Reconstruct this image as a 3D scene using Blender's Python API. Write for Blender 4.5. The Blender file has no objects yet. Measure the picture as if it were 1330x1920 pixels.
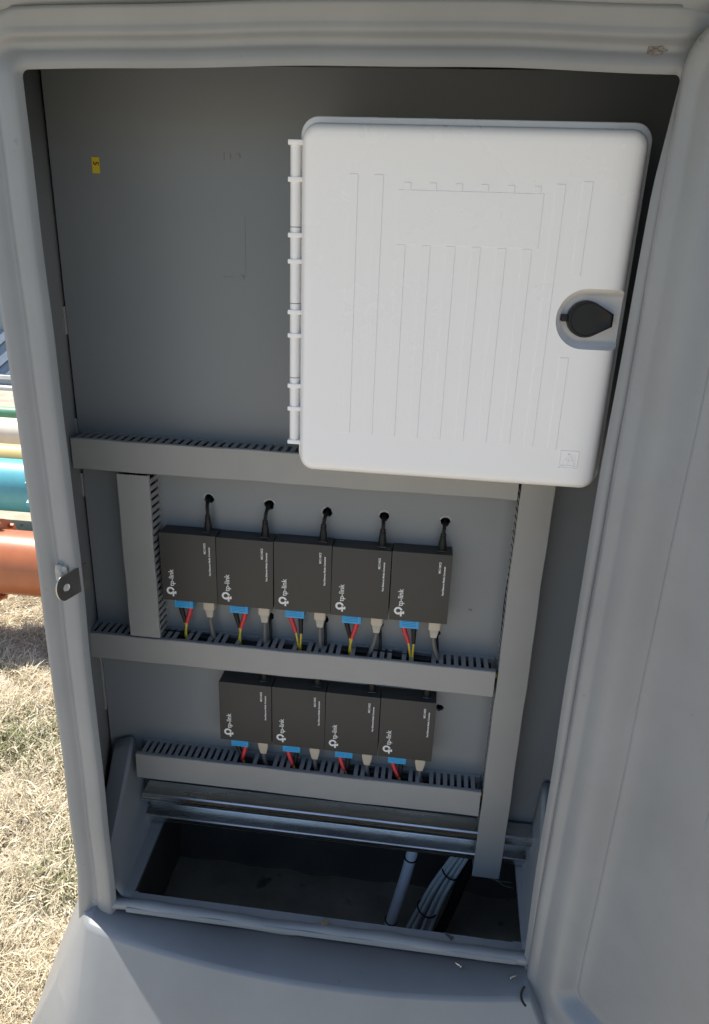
import bpy, bmesh, math, random
import numpy as np
from mathutils import Vector, Matrix
random.seed(7); rng = np.random.default_rng(11)
S = 0.001            # everything below is written in millimetres
scn = bpy.context.scene
col = scn.collection

# ------------------------------------------------------------------ camera
cd = bpy.data.cameras.new('camera'); cam = bpy.data.objects.new('camera', cd); col.objects.link(cam)
cam.location = (0.3322, -0.8232, 0.3515)
cam.rotation_euler = (math.radians(69.178), math.radians(-2.0247), math.radians(6.814))
cd.sensor_fit = 'VERTICAL'; cd.sensor_height = 24.0; cd.lens = 16.671
cd.clip_start = 0.01; cd.clip_end = 500
scn.camera = cam
# ------------------------------------------------------------------ world, sun, exposure
SUN_ELEV = math.radians(62); SUN_DIR = Vector((-0.86*math.cos(SUN_ELEV), 0.51*math.cos(SUN_ELEV), math.sin(SUN_ELEV))).normalized()
w = bpy.data.worlds.new("World"); scn.world = w; w.use_nodes = True
nt = w.node_tree; nt.nodes.clear()
sky = nt.nodes.new('ShaderNodeTexSky'); sky.sky_type = 'NISHITA'; sky.sun_disc = False
sky.sun_elevation = SUN_ELEV; sky.sun_rotation = math.atan2(SUN_DIR.x, SUN_DIR.y)
sky.air_density = 1.0; sky.dust_density = 0.9; sky.ozone_density = 1.0; sky.altitude = 200
bg = nt.nodes.new('ShaderNodeBackground'); bg.inputs[1].default_value = 0.115
wo = nt.nodes.new('ShaderNodeOutputWorld'); nt.links.new(sky.outputs[0], bg.inputs[0]); nt.links.new(bg.outputs[0], wo.inputs[0])
ld = bpy.data.lights.new('sun', 'SUN'); ld.energy = 4.6; ld.angle = math.radians(0.53); ld.color = (1.0, 0.94, 0.85)
lo = bpy.data.objects.new('sun', ld); col.objects.link(lo); lo.location = (-3, 1, 4)
lo.rotation_euler = (-SUN_DIR).to_track_quat('-Z', 'Y').to_euler()
vs = scn.view_settings; vs.view_transform = 'Standard'; vs.look = 'None'; vs.gamma = 1.0; vs.exposure = 0.82

# ------------------------------------------------------------------ materials
def mat(name, c, rough=0.5, metal=0.0, spec=0.5, var=0.0, vscale=8.0, bump=0.0, bscale=60.0, c2=None, coat=0.0, stretch=None, spots=None):
    m = bpy.data.materials.new(name); m.use_nodes = True
    n = m.node_tree.nodes; l = m.node_tree.links; p = n['Principled BSDF']
    p.inputs['Base Color'].default_value = (*c, 1); p.inputs['Roughness'].default_value = rough
    p.inputs['Metallic'].default_value = metal; p.inputs['Specular IOR Level'].default_value = spec
    p.inputs['Coat Weight'].default_value = coat
    tc = n.new('ShaderNodeTexCoord'); mp = n.new('ShaderNodeMapping'); l.new(tc.outputs['Object'], mp.inputs[0])
    if stretch: mp.inputs['Scale'].default_value = stretch
    last = None
    if var > 0 or c2:
        nz = n.new('ShaderNodeTexNoise'); nz.inputs['Scale'].default_value = vscale; nz.inputs['Detail'].default_value = 6; nz.inputs['Roughness'].default_value = 0.6
        l.new(mp.outputs[0], nz.inputs['Vector'])
        r = n.new('ShaderNodeValToRGB'); l.new(nz.outputs['Fac'], r.inputs[0])
        a = c; b = c2 if c2 else tuple(min(1, x*(1+var)) for x in c)
        if not c2: a = tuple(x*(1-var) for x in c)
        r.color_ramp.elements[0].position = 0.35; r.color_ramp.elements[1].position = 0.68
        r.color_ramp.elements[0].color = (*a, 1); r.color_ramp.elements[1].color = (*b, 1)
        last = r.outputs[0]
        rr = n.new('ShaderNodeMapRange'); rr.inputs[3].default_value = rough*0.85; rr.inputs[4].default_value = min(1, rough*1.15)
        l.new(nz.outputs['Fac'], rr.inputs[0]); l.new(rr.outputs[0], p.inputs['Roughness'])
    if spots:      # (scale, threshold, colour): scattered specks of dirt
        vz = n.new('ShaderNodeTexNoise'); vz.inputs['Scale'].default_value = spots[0]; vz.inputs['Detail'].default_value = 3
        l.new(mp.outputs[0], vz.inputs['Vector'])
        rp = n.new('ShaderNodeValToRGB'); rp.color_ramp.elements[0].position = spots[1]; rp.color_ramp.elements[1].position = spots[1]+0.06
        rp.color_ramp.elements[0].color = (0, 0, 0, 1); rp.color_ramp.elements[1].color = (1, 1, 1, 1)
        l.new(vz.outputs['Fac'], rp.inputs[0])
        mx = n.new('ShaderNodeMix'); mx.data_type = 'RGBA'
        l.new(rp.outputs[0], mx.inputs[0])
        if last: l.new(last, mx.inputs[6])
        else: mx.inputs[6].default_value = (*c, 1)
        mx.inputs[7].default_value = (*spots[2], 1); last = mx.outputs[2]
    if last: l.new(last, p.inputs['Base Color'])
    if bump > 0:
        bz = n.new('ShaderNodeTexNoise'); bz.inputs['Scale'].default_value = bscale; bz.inputs['Detail'].default_value = 4
        l.new(mp.outputs[0], bz.inputs['Vector'])
        bn = n.new('ShaderNodeBump'); bn.inputs['Strength'].default_value = bump; bn.inputs['Distance'].default_value = 0.002
        l.new(bz.outputs['Fac'], bn.inputs['Height']); l.new(bn.outputs[0], p.inputs['Normal'])
    return m
MT = {}
MT['grp'] = mat('grey_gelcoat', (0.222, 0.233, 0.240), 0.36, spec=0.5, var=0.075, vscale=7, bump=0.14, bscale=26, spots=(60, 0.73, (0.17, 0.162, 0.15)))
MT['grp_in'] = mat('grey_gelcoat_inside', (0.24, 0.25, 0.255), 0.42, spec=0.45, var=0.05, vscale=7, bump=0.08, bscale=30)
MT['panel'] = mat('grey_board', (0.194, 0.210, 0.222), 0.40, spec=0.45, var=0.035, vscale=5, bump=0.05, bscale=40)
MT['pvc'] = mat('grey_pvc', (0.285, 0.284, 0.275), 0.42, spec=0.45, var=0.04, vscale=12, bump=0.03, bscale=90)
MT['white'] = mat('white_plastic', (0.81, 0.80, 0.79), 0.28, spec=0.5, var=0.014, vscale=5, bump=0.03, bscale=40, spots=(34, 0.76, (0.72, 0.70, 0.66)))
MT['black'] = mat('black_plastic', (0.008, 0.009, 0.010), 0.5, spec=0.3, var=0.2, vscale=30)
MT['rubber'] = mat('black_rubber', (0.010, 0.010, 0.010), 0.55, spec=0.35)
MT['case'] = mat('charcoal_metal_case', (0.050, 0.048, 0.044), 0.52, spec=0.35, var=0.05, vscale=14, bump=0.05, bscale=400)
MT['print'] = mat('white_print', (0.72, 0.72, 0.70), 0.6)
MT['blue'] = mat('blue_plastic', (0.035, 0.33, 0.62), 0.38)
MT['red'] = mat('red_rubber', (0.55, 0.03, 0.04), 0.40)
MT['beige'] = mat('beige_plastic', (0.47, 0.415, 0.33), 0.45)
MT['cord'] = mat('grey_cord', (0.13, 0.125, 0.115), 0.5)
MT['yellow'] = mat('yellow_fibre', (0.62, 0.46, 0.03), 0.4)
MT['zinc'] = mat('zinc_steel', (0.66, 0.67, 0.67), 0.27, metal=1.0, var=0.38, vscale=30, stretch=(0.15, 1, 12), bump=0.04, bscale=200)
MT['steel'] = mat('stainless_steel', (0.42, 0.40, 0.37), 0.30, metal=1.0, var=0.06, vscale=60, stretch=(1, 1, 8))
MT['screw'] = mat('bright_screw', (0.48, 0.47, 0.45), 0.25, metal=1.0)
MT['label'] = mat('yellow_sticker', (0.62, 0.46, 0.02), 0.5, var=0.05, vscale=90)
MT['ink'] = mat('black_ink', (0.02, 0.012, 0.01), 0.6)
MT['conduit'] = mat('pale_grey_cable', (0.80, 0.83, 0.85), 0.42, var=0.05, vscale=20)
MT['bundle'] = mat('grey_green_cable', (0.55, 0.60, 0.57), 0.45, var=0.06, vscale=25)
MT['filler'] = mat('clear_filler', (0.33, 0.32, 0.30), 0.25, var=0.1, vscale=60, bump=0.4, bscale=160)
MT['chip'] = mat('chipped_resin', (0.16, 0.145, 0.125), 0.7, var=0.3, vscale=120, bump=0.5, bscale=200)
MT['bareedge'] = mat('drilled_edge', (0.34, 0.33, 0.31), 0.7, var=0.2, vscale=300)
MT['concrete'] = mat('pit_soil', (0.42, 0.36, 0.26), 0.9, c2=(0.26, 0.225, 0.16), vscale=10, bump=0.6, bscale=60, spots=(16, 0.66, (0.13, 0.11, 0.08)))
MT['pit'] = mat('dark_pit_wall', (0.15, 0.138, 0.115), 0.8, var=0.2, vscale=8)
MT['soil'] = mat('dry_soil', (0.34, 0.295, 0.225), 0.95, c2=(0.50, 0.45, 0.36), vscale=9, bump=0.8, bscale=40, spots=(22, 0.64, (0.16, 0.125, 0.08)))
MT['pipe_red'] = mat('red_oxide_pipe', (0.46, 0.15, 0.06), 0.38, var=0.12, vscale=6, bump=0.05)
MT['pipe_teal'] = mat('turquoise_pipe', (0.12, 0.42, 0.48), 0.38, var=0.1, vscale=6)
MT['pipe_yellow'] = mat('pale_yellow_pipe', (0.72, 0.52, 0.20), 0.42, var=0.06, vscale=6)
MT['pipe_cream'] = mat('cream_pipe', (0.80, 0.72, 0.60), 0.45, var=0.08, vscale=6)
MT['pipe_green'] = mat('green_pipe', (0.11, 0.30, 0.17), 0.45, var=0.1, vscale=6)
MT['whitesteel'] = mat('white_painted_steel', (0.66, 0.65, 0.62), 0.5, var=0.08, vscale=10)
MT['bluegrey'] = mat('blue_grey_sheet', (0.24, 0.275, 0.30), 0.5, var=0.15, vscale=4)

# ------------------------------------------------------------------ mesh helpers (mm in, m out)
class B:
    def __init__(s): s.bm = bmesh.new()
    def box(s, x0, x1, y0, y1, z0, z1, bev=0.0, seg=2, M=None):
        t = bmesh.new(); bmesh.ops.create_cube(t, size=1)
        for v in t.verts: v.co = Vector(((x0+x1)/2+v.co.x*(x1-x0), (y0+y1)/2+v.co.y*(y1-y0), (z0+z1)/2+v.co.z*(z1-z0)))
        if bev > 0: bmesh.ops.bevel(t, geom=list(t.edges), offset=bev, segments=seg, affect='EDGES', profile=0.6)
        return s._merge(t, M)
    def _merge(s, t, M=None):
        if M is not None: bmesh.ops.transform(t, matrix=M, verts=t.verts)
        me = bpy.data.meshes.new('tmp'); t.to_mesh(me); t.free(); s.bm.from_mesh(me); bpy.data.meshes.remove(me); return s
    def loft(s, rings, closed=True, caps=True, M=None):
        t = bmesh.new(); R = [[t.verts.new(p) for p in r] for r in rings]
        for a, b in zip(R, R[1:]):
            n = len(a); m = n if closed else n-1
            for i in range(m):
                j = (i+1) % n
                try: t.faces.new((a[i], a[j], b[j], b[i]))
                except ValueError: pass
        if caps and closed:
            t.faces.new(list(reversed(R[0]))); t.faces.new(R[-1])
        bmesh.ops.recalc_face_normals(t, faces=t.faces)
        return s._merge(t, M)
    def tube(s, pts, r, n=10, M=None):
        P = [Vector(p) for p in pts]; rr = r if hasattr(r, '__len__') else [r]*len(P)
        T = [(P[min(i+1, len(P)-1)]-P[max(i-1, 0)]).normalized() for i in range(len(P))]
        up = Vector((0, 0, 1)) if abs(T[0].z) < 0.9 else Vector((1, 0, 0))
        u = (up - T[0]*up.dot(T[0])).normalized(); rings = []
        for p, t, q in zip(P, T, rr):
            u = (u - t*u.dot(t)).normalized(); v = t.cross(u)
            rings.append([p + (u*math.cos(2*math.pi*k/n)+v*math.sin(2*math.pi*k/n))*q for k in range(n)])
        return s.loft(rings, M=M)
    def prism(s, poly, axis, a0, a1, bev=0, M=None):
        def P(a, b, h): return {'x': (h, a, b), 'y': (a, h, b), 'z': (a, b, h)}[axis]
        t = bmesh.new(); A = [t.verts.new(P(a, b, a0)) for a, b in poly]; C = [t.verts.new(P(a, b, a1)) for a, b in poly]
        n = len(poly)
        for i in range(n): t.faces.new((A[i], A[(i+1) % n], C[(i+1) % n], C[i]))
        t.faces.new(list(reversed(A))); t.faces.new(C)
        bmesh.ops.recalc_face_normals(t, faces=t.faces)
        if bev: bmesh.ops.bevel(t, geom=list(t.edges), offset=bev, segments=2, affect='EDGES')
        return s._merge(t, M)
    def raw(s, verts, faces):
        t = bmesh.new(); V = [t.verts.new(v) for v in verts]
        for f in faces:
            try: t.faces.new([V[i] for i in f])
            except ValueError: pass
        bmesh.ops.recalc_face_normals(t, faces=t.faces)
        return s._merge(t)
    def text(s, body, size, M, depth=0.25):
        cu = bpy.data.curves.new('t', 'FONT'); cu.body = body; cu.size = size; cu.extrude = depth/2; cu.resolution_u = 3; cu.offset = size*(0.012 if size > 5 else 0.03)
        ob = bpy.data.objects.new('t', cu); col.objects.link(ob)
        me = bpy.data.meshes.new_from_object(ob.evaluated_get(bpy.context.evaluated_depsgraph_get()))
        me.transform(M); s.bm.from_mesh(me); bpy.data.meshes.remove(me); bpy.data.objects.remove(ob); bpy.data.curves.remove(cu); return s
    def obj(s, name, m, parent=None, ang=35, mod=None, loc=None):
        me = bpy.data.meshes.new(name)
        off = Vector((0, 0, 0))
        if parent is not None:
            q = parent
            while q is not None: off += q.location; q = q.parent
        if loc is not None: off = off*0 + Vector(loc)*S; 
        s.bm.transform(Matrix.Translation(-off) @ Matrix.Scale(S, 4)); s.bm.to_mesh(me); s.bm.free()
        me.polygons.foreach_set('use_smooth', [True]*len(me.polygons)); me.set_sharp_from_angle(angle=math.radians(ang))
        me.materials.append(m if not isinstance(m, str) else MT[m])
        o = bpy.data.objects.new(name, me); col.objects.link(o)
        if parent is not None: o.parent = parent
        elif loc is not None: o.location = Vector(loc)*S
        return o
def tag(o, label, cat, group=None):
    o['label'] = label; o['category'] = cat
    if group: o['group'] = group
    return o
def thing(name, loc, label, cat, group=None):
    o = bpy.data.objects.new(name, None); col.objects.link(o); o.location = Vector(loc)*S; o.empty_display_size = 0.02
    return tag(o, label, cat, group)
def cut(o, cutters, solver='EXACT'):
    """boolean difference applied for good; the cutter object is deleted again"""
    c = cutters.obj('cutter', MT['ink'], None)
    c.location = -(o.location if o.parent is None else o.parent.location)
    if o.parent is not None: par = o.parent; o.parent = None
    else: par = None; 
    keep = o.location.copy(); o.location = (0, 0, 0)
    md = o.modifiers.new('b', 'BOOLEAN'); md.operation = 'DIFFERENCE'; md.object = c; md.solver = solver
    bpy.context.view_layer.update(); dg = bpy.context.evaluated_depsgraph_get()
    me = bpy.data.meshes.new_from_object(o.evaluated_get(dg)); o.modifiers.clear()
    old = o.data; o.data = me; me.name = o.name; bpy.data.meshes.remove(old)
    me.materials.clear(); 
    o.location = keep; o.parent = par
    cm = c.data; bpy.data.objects.remove(c); bpy.data.meshes.remove(cm)
    return me
def smooth(me, m, ang=35):
    me.materials.append(MT[m]); me.polygons.foreach_set('material_index', [0]*len(me.polygons))
    me.polygons.foreach_set('use_smooth', [True]*len(me.polygons)); me.set_sharp_from_angle(angle=math.radians(ang))
def bez(p0, p1, p2, p3, n=10):
    out = []
    for i in range(n+1):
        t = i/n; out.append(tuple((1-t)**3*a+3*(1-t)**2*t*b+3*(1-t)*t*t*c+t**3*d for a, b, c, d in zip(p0, p1, p2, p3)))
    return out
def circ(cx, cy, r, n=24, a0=0, a1=2*math.pi, end=False):
    m = n if not end else n-1
    return [(cx+r*math.cos(a0+(a1-a0)*i/m), cy+r*math.sin(a0+(a1-a0)*i/m)) for i in range(n)]
def wob(x, z, s=1.0):
    return s*(0.9*math.sin(z/83+x/211+0.7)+0.6*math.sin(z/37+1.9+x/97))

GZ = -1000.0     # ground level
# ================================================================== SETTING: ground
nx, ny = 60, 60
gx = np.sign(np.linspace(-1, 1, nx))*np.abs(np.linspace(-1, 1, nx))**4*120000 - 700
gy = np.sign(np.linspace(-1, 1, ny))*np.abs(np.linspace(-1, 1, ny))**4*120000 + 400
gv = []; gf = []
for j in range(ny):
    for i in range(nx):
        gv.append((gx[i], gy[j], GZ + 6*math.sin(gx[i]/310+1)*math.cos(gy[j]/270)))
for j in range(ny-1):
    for i in range(nx-1): a = j*nx+i; gf.append((a, a+1, a+nx+1, a+nx))
g = B().raw(gv, gf).obj('ground', 'soil'); g['kind'] = 'structure'

# dry grass and straw on the soil where the photograph looks at it
def make_grass():
    N = 150000
    t = rng.random(N)
    Y = -160 + t**1.25*1720
    X = np.interp(Y, [-200, 0, 500, 1000, 1600], [-480, -520, -800, -1110, -1480]) + rng.random(N)*np.interp(Y, [-200, 0, 500, 1000, 1600], [350, 400, 520, 520, 520])
    dens = np.sin(X/61+2*np.sin(Y/83))*np.sin(Y/53+1.3*np.sin(X/71))
    keep = rng.random(N) < 0.55+0.45*dens; X = X[keep]; Y = Y[keep]; dens = dens[keep]; n = len(X)
    az = rng.random(n)*2*np.pi; L = 14+rng.random(n)**2*62; wd = 0.9+rng.random(n)*1.7
    tilt = np.radians(2+rng.random(n)**2.0*55); tilt[rng.random(n) < 0.07] += 0.4
    green = (np.sin(X/143+0.6)*np.sin(Y/117+2)+0.5*rng.standard_normal(n)) > 0.75
    L[green] *= 0.45; wd[green] *= 1.6; tilt[green] += 0.5
    z0 = GZ + 3 + rng.random(n)*22*(0.4+0.6*np.clip(dens+0.5, 0, 1))
    d = np.stack([np.cos(az)*np.cos(tilt), np.sin(az)*np.cos(tilt), np.sin(tilt)], 1)
    sd = np.stack([-np.sin(az), np.cos(az), np.zeros(n)], 1)
    roll = rng.random(n)*0.9; sd = sd*np.cos(roll)[:, None]+np.array([0, 0, 1.])*np.sin(roll)[:, None]
    p0 = np.stack([X, Y, z0], 1); bend = rng.standard_normal(n)*0.16
    p1 = p0+d*(L*.5)[:, None]; p2 = p0+d*L[:, None]+sd*(bend*L)[:, None]; p2[:, 2] -= L*0.12
    V = np.empty((n, 5, 3)); h = wd[:, None]/2
    V[:, 0] = p0-sd*h; V[:, 1] = p0+sd*h; V[:, 2] = p1+sd*h*.9; V[:, 3] = p1-sd*h*.9; V[:, 4] = p2
    V = V.reshape(-1, 3)*S; V[:, 2] = np.maximum(V[:, 2], (GZ+1)*S)
    me = bpy.data.meshes.new('grass'); me.vertices.add(len(V)); me.vertices.foreach_set('co', V.ravel())
    base = np.arange(n)*5
    quads = np.stack([base, base+1, base+2, base+3], 1); tris = np.stack([base+3, base+2, base+4], 1)
    loops = np.concatenate([quads.ravel(), tris.ravel()])
    me.loops.add(len(loops)); me.loops.foreach_set('vertex_index', loops.astype(np.int32))
    me.polygons.add(2*n); ls = np.concatenate([np.arange(n)*4, 4*n+np.arange(n)*3]); me.polygons.foreach_set('loop_start', ls.astype(np.int32))
    me.update(calc_edges=True)
    straw = np.array([[.74, .65, .46], [.64, .55, .37], [.82, .75, .58], [.46, .37, .24], [.58, .51, .37]])
    c = straw[rng.integers(0, 5, n)]*(0.8+0.4*rng.random((n, 1)))
    c[green] = np.array([.25, .27, .12])*(0.7+0.6*rng.random((green.sum(), 1)))
    at = me.color_attributes.new('blade', 'FLOAT_COLOR', 'POINT')
    cc = np.ones((n, 5, 4)); cc[:, :, :3] = c[:, None, :]; at.data.foreach_set('color', cc.ravel())
    m = bpy.data.materials.new('straw'); m.use_nodes = True; nn = m.node_tree.nodes; p = nn['Principled BSDF']
    a = nn.new('ShaderNodeAttribute'); a.attribute_name = 'blade'; m.node_tree.links.new(a.outputs['Color'], p.inputs['Base Color']); p.inputs['Roughness'].default_value = 0.7
    me.materials.append(m); o = bpy.data.objects.new('grass', me); col.objects.link(o)
    tag(o, 'dry yellow grass and loose straw on the ground left of the cabinet', 'grass'); o['kind'] = 'stuff'
make_grass()

# ================================================================== PIPES AND YARD behind the cabinet
def pipe(name, m, Y, z, r, x0, x1, label, slope=0.0, flanges=(), support=True):
    t = thing(name, (x1, Y, GZ), label, 'pipe')
    B().tube([(x0, Y, z-slope*(x1-x0)), (x1, Y, z)], r, 48).obj('pipe_run', m, t)
    for fx in flanges:
        b = B(); b.tube([(fx-16, Y, z), (fx+16, Y, z)], r*1.32, 40)
        b.tube([(fx+20, Y, z), (fx+52, Y, z)], r*1.32, 40)
        f = b.obj('flange', m, t)
        for k in range(10):
            b = B(); a = 2*math.pi*k/10+.2; cy, cz = Y+r*1.18*math.cos(a), z+r*1.18*math.sin(a)
            b.tube([(fx-34, cy, cz), (fx+70, cy, cz)], r*.085, 6)
            b.tube([(fx-30, cy, cz), (fx-16, cy, cz)], r*.15, 6)
            b.obj('bolt', m, f)
    if support:
        for sx in (x0+900, x1-500, x1-2500):
            b = B(); b.box(sx-40, sx+40, Y-30, Y+30, GZ, z-r+4)
            b.box(sx-70, sx+70, Y-r*.8, Y+r*.8, GZ, GZ+20)
            b.obj('support', 'bluegrey', t)
    return t
pipe('red_pipe', 'pipe_red', 1230, -708, 109, -4200, 600, 'thick red oxide pipe nearest the cabinet, lit orange along its top', flanges=(-1150,))
pipe('turquoise_pipe', 'pipe_teal', 2180, -790, 125, -5200, 1500, 'turquoise pipe with a bolted flange, behind the red pipe', flanges=(-1440,))
pipe('yellow_pipe', 'pipe_yellow', 2620, -800, 72, -6000, 1500, 'thin pale yellow pipe just behind the turquoise one')
pipe('cream_pipe', 'pipe_cream', 3020, -785, 92, -7000, 1500, 'sunlit cream pipe between the yellow and the green pipe')
pipe('green_pipe', 'pipe_green', 3500, -790, 42, -8000, 1500, 'thin green pipe, farthest of the row of pipes')
# white-framed ramp of grey sheet at the very back
t = thing('ramp_platform', (-3300, 5200, GZ), 'grey sheet platform with white rails and slanting white bars beyond the pipes', 'platform')
b = B(); b.box(-6000, -1500, 5170, 5200, -1000, -982+0); b.box(-6000, -1500, 5100, 5196, -1040, -975); b.box(-6000, -1500, 5200, 5285, -925, -892); b.obj('rail', 'whitesteel', t)
b = B(); b.box(-6000, -1500, 5205, 5290, -974, -926)
b.prism([(5290, -925), (5700, -560), (5700, -600), (5310, -950)], 'x', -6000, -1500)
b.box(-6000, -1500, 5720, 5760, -600, 900); b.obj('sheet', 'bluegrey', t)
b = B()
for k in range(20):
    x = -6000+k*240; Q = [(x, -925), (x+110, -925), (x+430, -560), (x+320, -560)]
    b.loft([[(a, 5290+(z+925)*1.123-o, z+8) for a, z in Q] for o in (0, 12)])
b.obj('slanting_bar', 'whitesteel', t)

# ================================================================== CABINET
cab = thing('cabinet', (230, 0, GZ), 'open grey fibreglass cabinet holding the white box and the black converters', 'cabinet')
# -- door frame: swept moulding round the opening (left jamb, header, right jamb)
IL, IR, IT = -33.5, 497.0, 480.0
prof = [(14, 16), (7, 9), (2, 3), (.4, 0), (0, -.6), (3.2, -5.2), (4.6, -6.2), (8, -6.0), (12, -5.2), (16, -4.2), (20, -2.8), (23, -.8), (25.5, 1.0), (28, 1.5), (30.3, .6), (33, -1.4), (36, -2.4), (42, -2.8), (46, -2), (48, 1.5), (48.4, 8), (48.2, 40)]
proft = [(14, 16), (7, 9), (2, 3), (0.4, 0), (0, -1), (1.2, -2), (4, -2.4), (7.5, -2.2), (10, -1.4), (11.5, -.6), (13.5, -.4), (16.5, -1.2), (19, -3.6), (20.8, -7.4), (21.8, -9.3), (23, -9.6), (26, -9.2), (28, -9.4), (31, -10.5), (34, -12.0), (37, -13), (40, -14)]
def frame_ring(tt):
    pts = []; r0 = 7.0; r = r0+tt if tt > -r0 else .5
    xl, xr, zt = IL-tt, IR+tt, IT+tt
    zb = -519.0
    for k in range(60): pts.append((xl, zb+(zt-r-zb)*k/60.0))
    for k in range(9): a = math.pi-math.pi/2*k/8; pts.append((xl+r+r*math.cos(a), zt-r+r*math.sin(a)))
    for k in range(1, 40): pts.append((xl+r+(xr-xl-2*r)*k/40.0, zt))
    for k in range(9): a = math.pi/2-math.pi/2*k/8; pts.append((xr-r+r*math.cos(a), zt-r+r*math.sin(a)))
    for k in range(1, 61): pts.append((xr, zt-r+(zb-zt+r)*k/60.0))
    return pts
rings = []
for (tt, yy0), (tt2, yy2) in zip(prof, proft):
    R = []
    ra, rb = frame_ring(tt), frame_ring(tt2)
    for pi, ((xa, za), (xb, zb_)) in enumerate(zip(ra, rb)):
        wt = min(max((pi-59)/10.0, 0), 1)*min(max((115-pi)/8.0, 0), 1); wt = wt*wt*(3-2*wt)
        x, z, yy = xa+(xb-xa)*wt, za+(zb_-za)*wt, yy0+(yy2-yy0)*wt
        x += 6*max(0, (z-400)/80)*(x > 400)
        bow = (4.0*math.sin(math.pi*min(max((x-IL)/(IR-IL), 0), 1))+4*min(max((x-IL)/(IR-IL), 0), 1)-2.5)*min(max((z-400)/60, 0), 1)
        mid = 3.0*math.sin(math.pi*min(max((z+480)/960, 0), 1)) if x < 100 else -5.0*math.sin(math.pi*min(max((z+480)/960, 0), 1))
        lipx = 2.2*max(0, (-z-430)/90)*(1 if x < 200 else 0)
        R.append((x+mid*(abs(z) < 475)+wob(x, z, .55)-lipx*3*(tt > 30), -170+yy+wob(x*3, z*1.7+40, .5), z+bow+wob(z, x*1.3+9, .6)*(z > 470) ))
    rings.append(R)
# rings run along the frame: loft between profile points (open strips)
fb = B(); fb.loft(rings, closed=False, caps=False); fr = fb.obj('door_frame', 'grp', cab, ang=60)
md = fr.modifiers.new('thick', 'SOLIDIFY'); md.thickness = 0.003; md.offset = 0
# -- shell (side walls and back), seen inside left and right of the mounting board
outer = [(-75, -168), (-76, -138), (-80, -120), (-100, -50), (-113, 6), (-119, 50), (-112, 60), (598, 60), (612, 46), (612, -60), (560, -128), (540, -140), (538, -168)]
b = B(); b.loft([[(x, y, z) for x, y in outer] for z in (-500, -200, 100, 330, 522)], closed=False, caps=False)
sh = b.obj('shell', 'grp_in', cab, ang=40); md = sh.modifiers.new('thick', 'SOLIDIFY'); md.thickness = 0.004; md.offset = 0
# -- roof: header fascia, top, and an unseen overhang added to shade header and board
rp = [(-150, 522), (-172, 514), (-182.6, 518), (-186, 524), (-188.5, 531), (-190.5, 538), (-194, 545), (-204, 552), (-240, 558), (-362, 562), (-370, 568), (-372, 582), (-368, 596), (-356, 604), (180, 650), (190, 620), (190, 516)]
rs = []
for k in range(31):
    x = -175+k*(660+175)/30.0; s_ = 4.5*math.sin(math.pi*min(max((x+32)/526, 0), 1))
    rs.append([(x, y+wob(x*2, z*3, .6), z+s_+wob(z*2, x, .8)) for y, z in rp])
B().loft(rs).obj('roof', 'grp', cab, ang=50)
# -- mounting board with the drilled cable holes
HOLES = [(59, 40, 6.2), (137, 38, 6.4), (211, 34, 6.2), (282.5, 34, 6.2), (358, 33, 6.0), (137, -121, 5.2), (211, -118, 5.2), (284, -118.5, 5.0), (359, -124, 5.0), (372, -239, 5.2),
         (129.5, -196, 5), (203.5, -196, 5), (277.5, -196, 5), (351, -196, 5)]
b = B(); b.box(-107, 600, 0, 6, -472, 516, .8, 1); bd = b.obj('mounting_board', 'panel', cab)
c = B()
for (hx, hz, hr) in HOLES:
    n = 22; poly = [(hx+hr*(1+.09*math.sin(3*a+hx)+.06*math.sin(7*a+hz))*math.cos(a), hz+hr*(1+.09*math.sin(3*a+hx)+.06*math.sin(7*a+hz))*math.sin(a)) for a in [2*math.pi*k/n for k in range(n)]]
    c.prism(poly, 'y', -4, 12)
me = cut(bd, c); smooth(me, 'panel')
for (hx, hz, hr) in HOLES[:5]:      # torn pale rims of the drilled holes
    b = B(); a0 = random.random()*2; K = 12
    vo = [(hx+(hr+.2)*math.cos(a0+k*.22), -.25, hz+(hr+.2)*math.sin(a0+k*.22)) for k in range(K)]
    vi = [(hx+(hr+1.5+random.random()*1.2)*math.cos(a0+k*.22), -.12, hz+(hr+1.5+random.random()*1.2)*math.sin(a0+k*.22)) for k in range(K)]
    b.raw(vo+vi, [(k, k+1, K+k+1, K+k) for k in range(K-1)])
    b.obj('torn_hole_rim', 'bareedge', bd)
for (sx, sz) in ((106, 432), (108, 309), (399, -87), (64, -262)):
    b = B(); b.prism(circ(sx, sz, 2.6, 16), 'y', -0.9, 0.3); b.prism(circ(sx+.3, sz+.3, 1.5, 12), 'y', -1.5, -.6); b.obj('screw_plug', 'panel', bd)
for q_ in ((112, 112.35, 312, 372), (86, 99, 309, 309.4), (90, 91, 428, 436), (97, 98, 429, 435)): B().box(q_[0], q_[1], -.18, .1, q_[2], q_[3]).obj('scribed_line', 'pit', bd)
for z0, z1 in ((236, 268), (112, 133), (30, 62), (-300, -180)):
    B().box(-111.5, -107.4, -1, 9, z0, z1, .8).obj('board_batten', 'pvc', cab)
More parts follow.
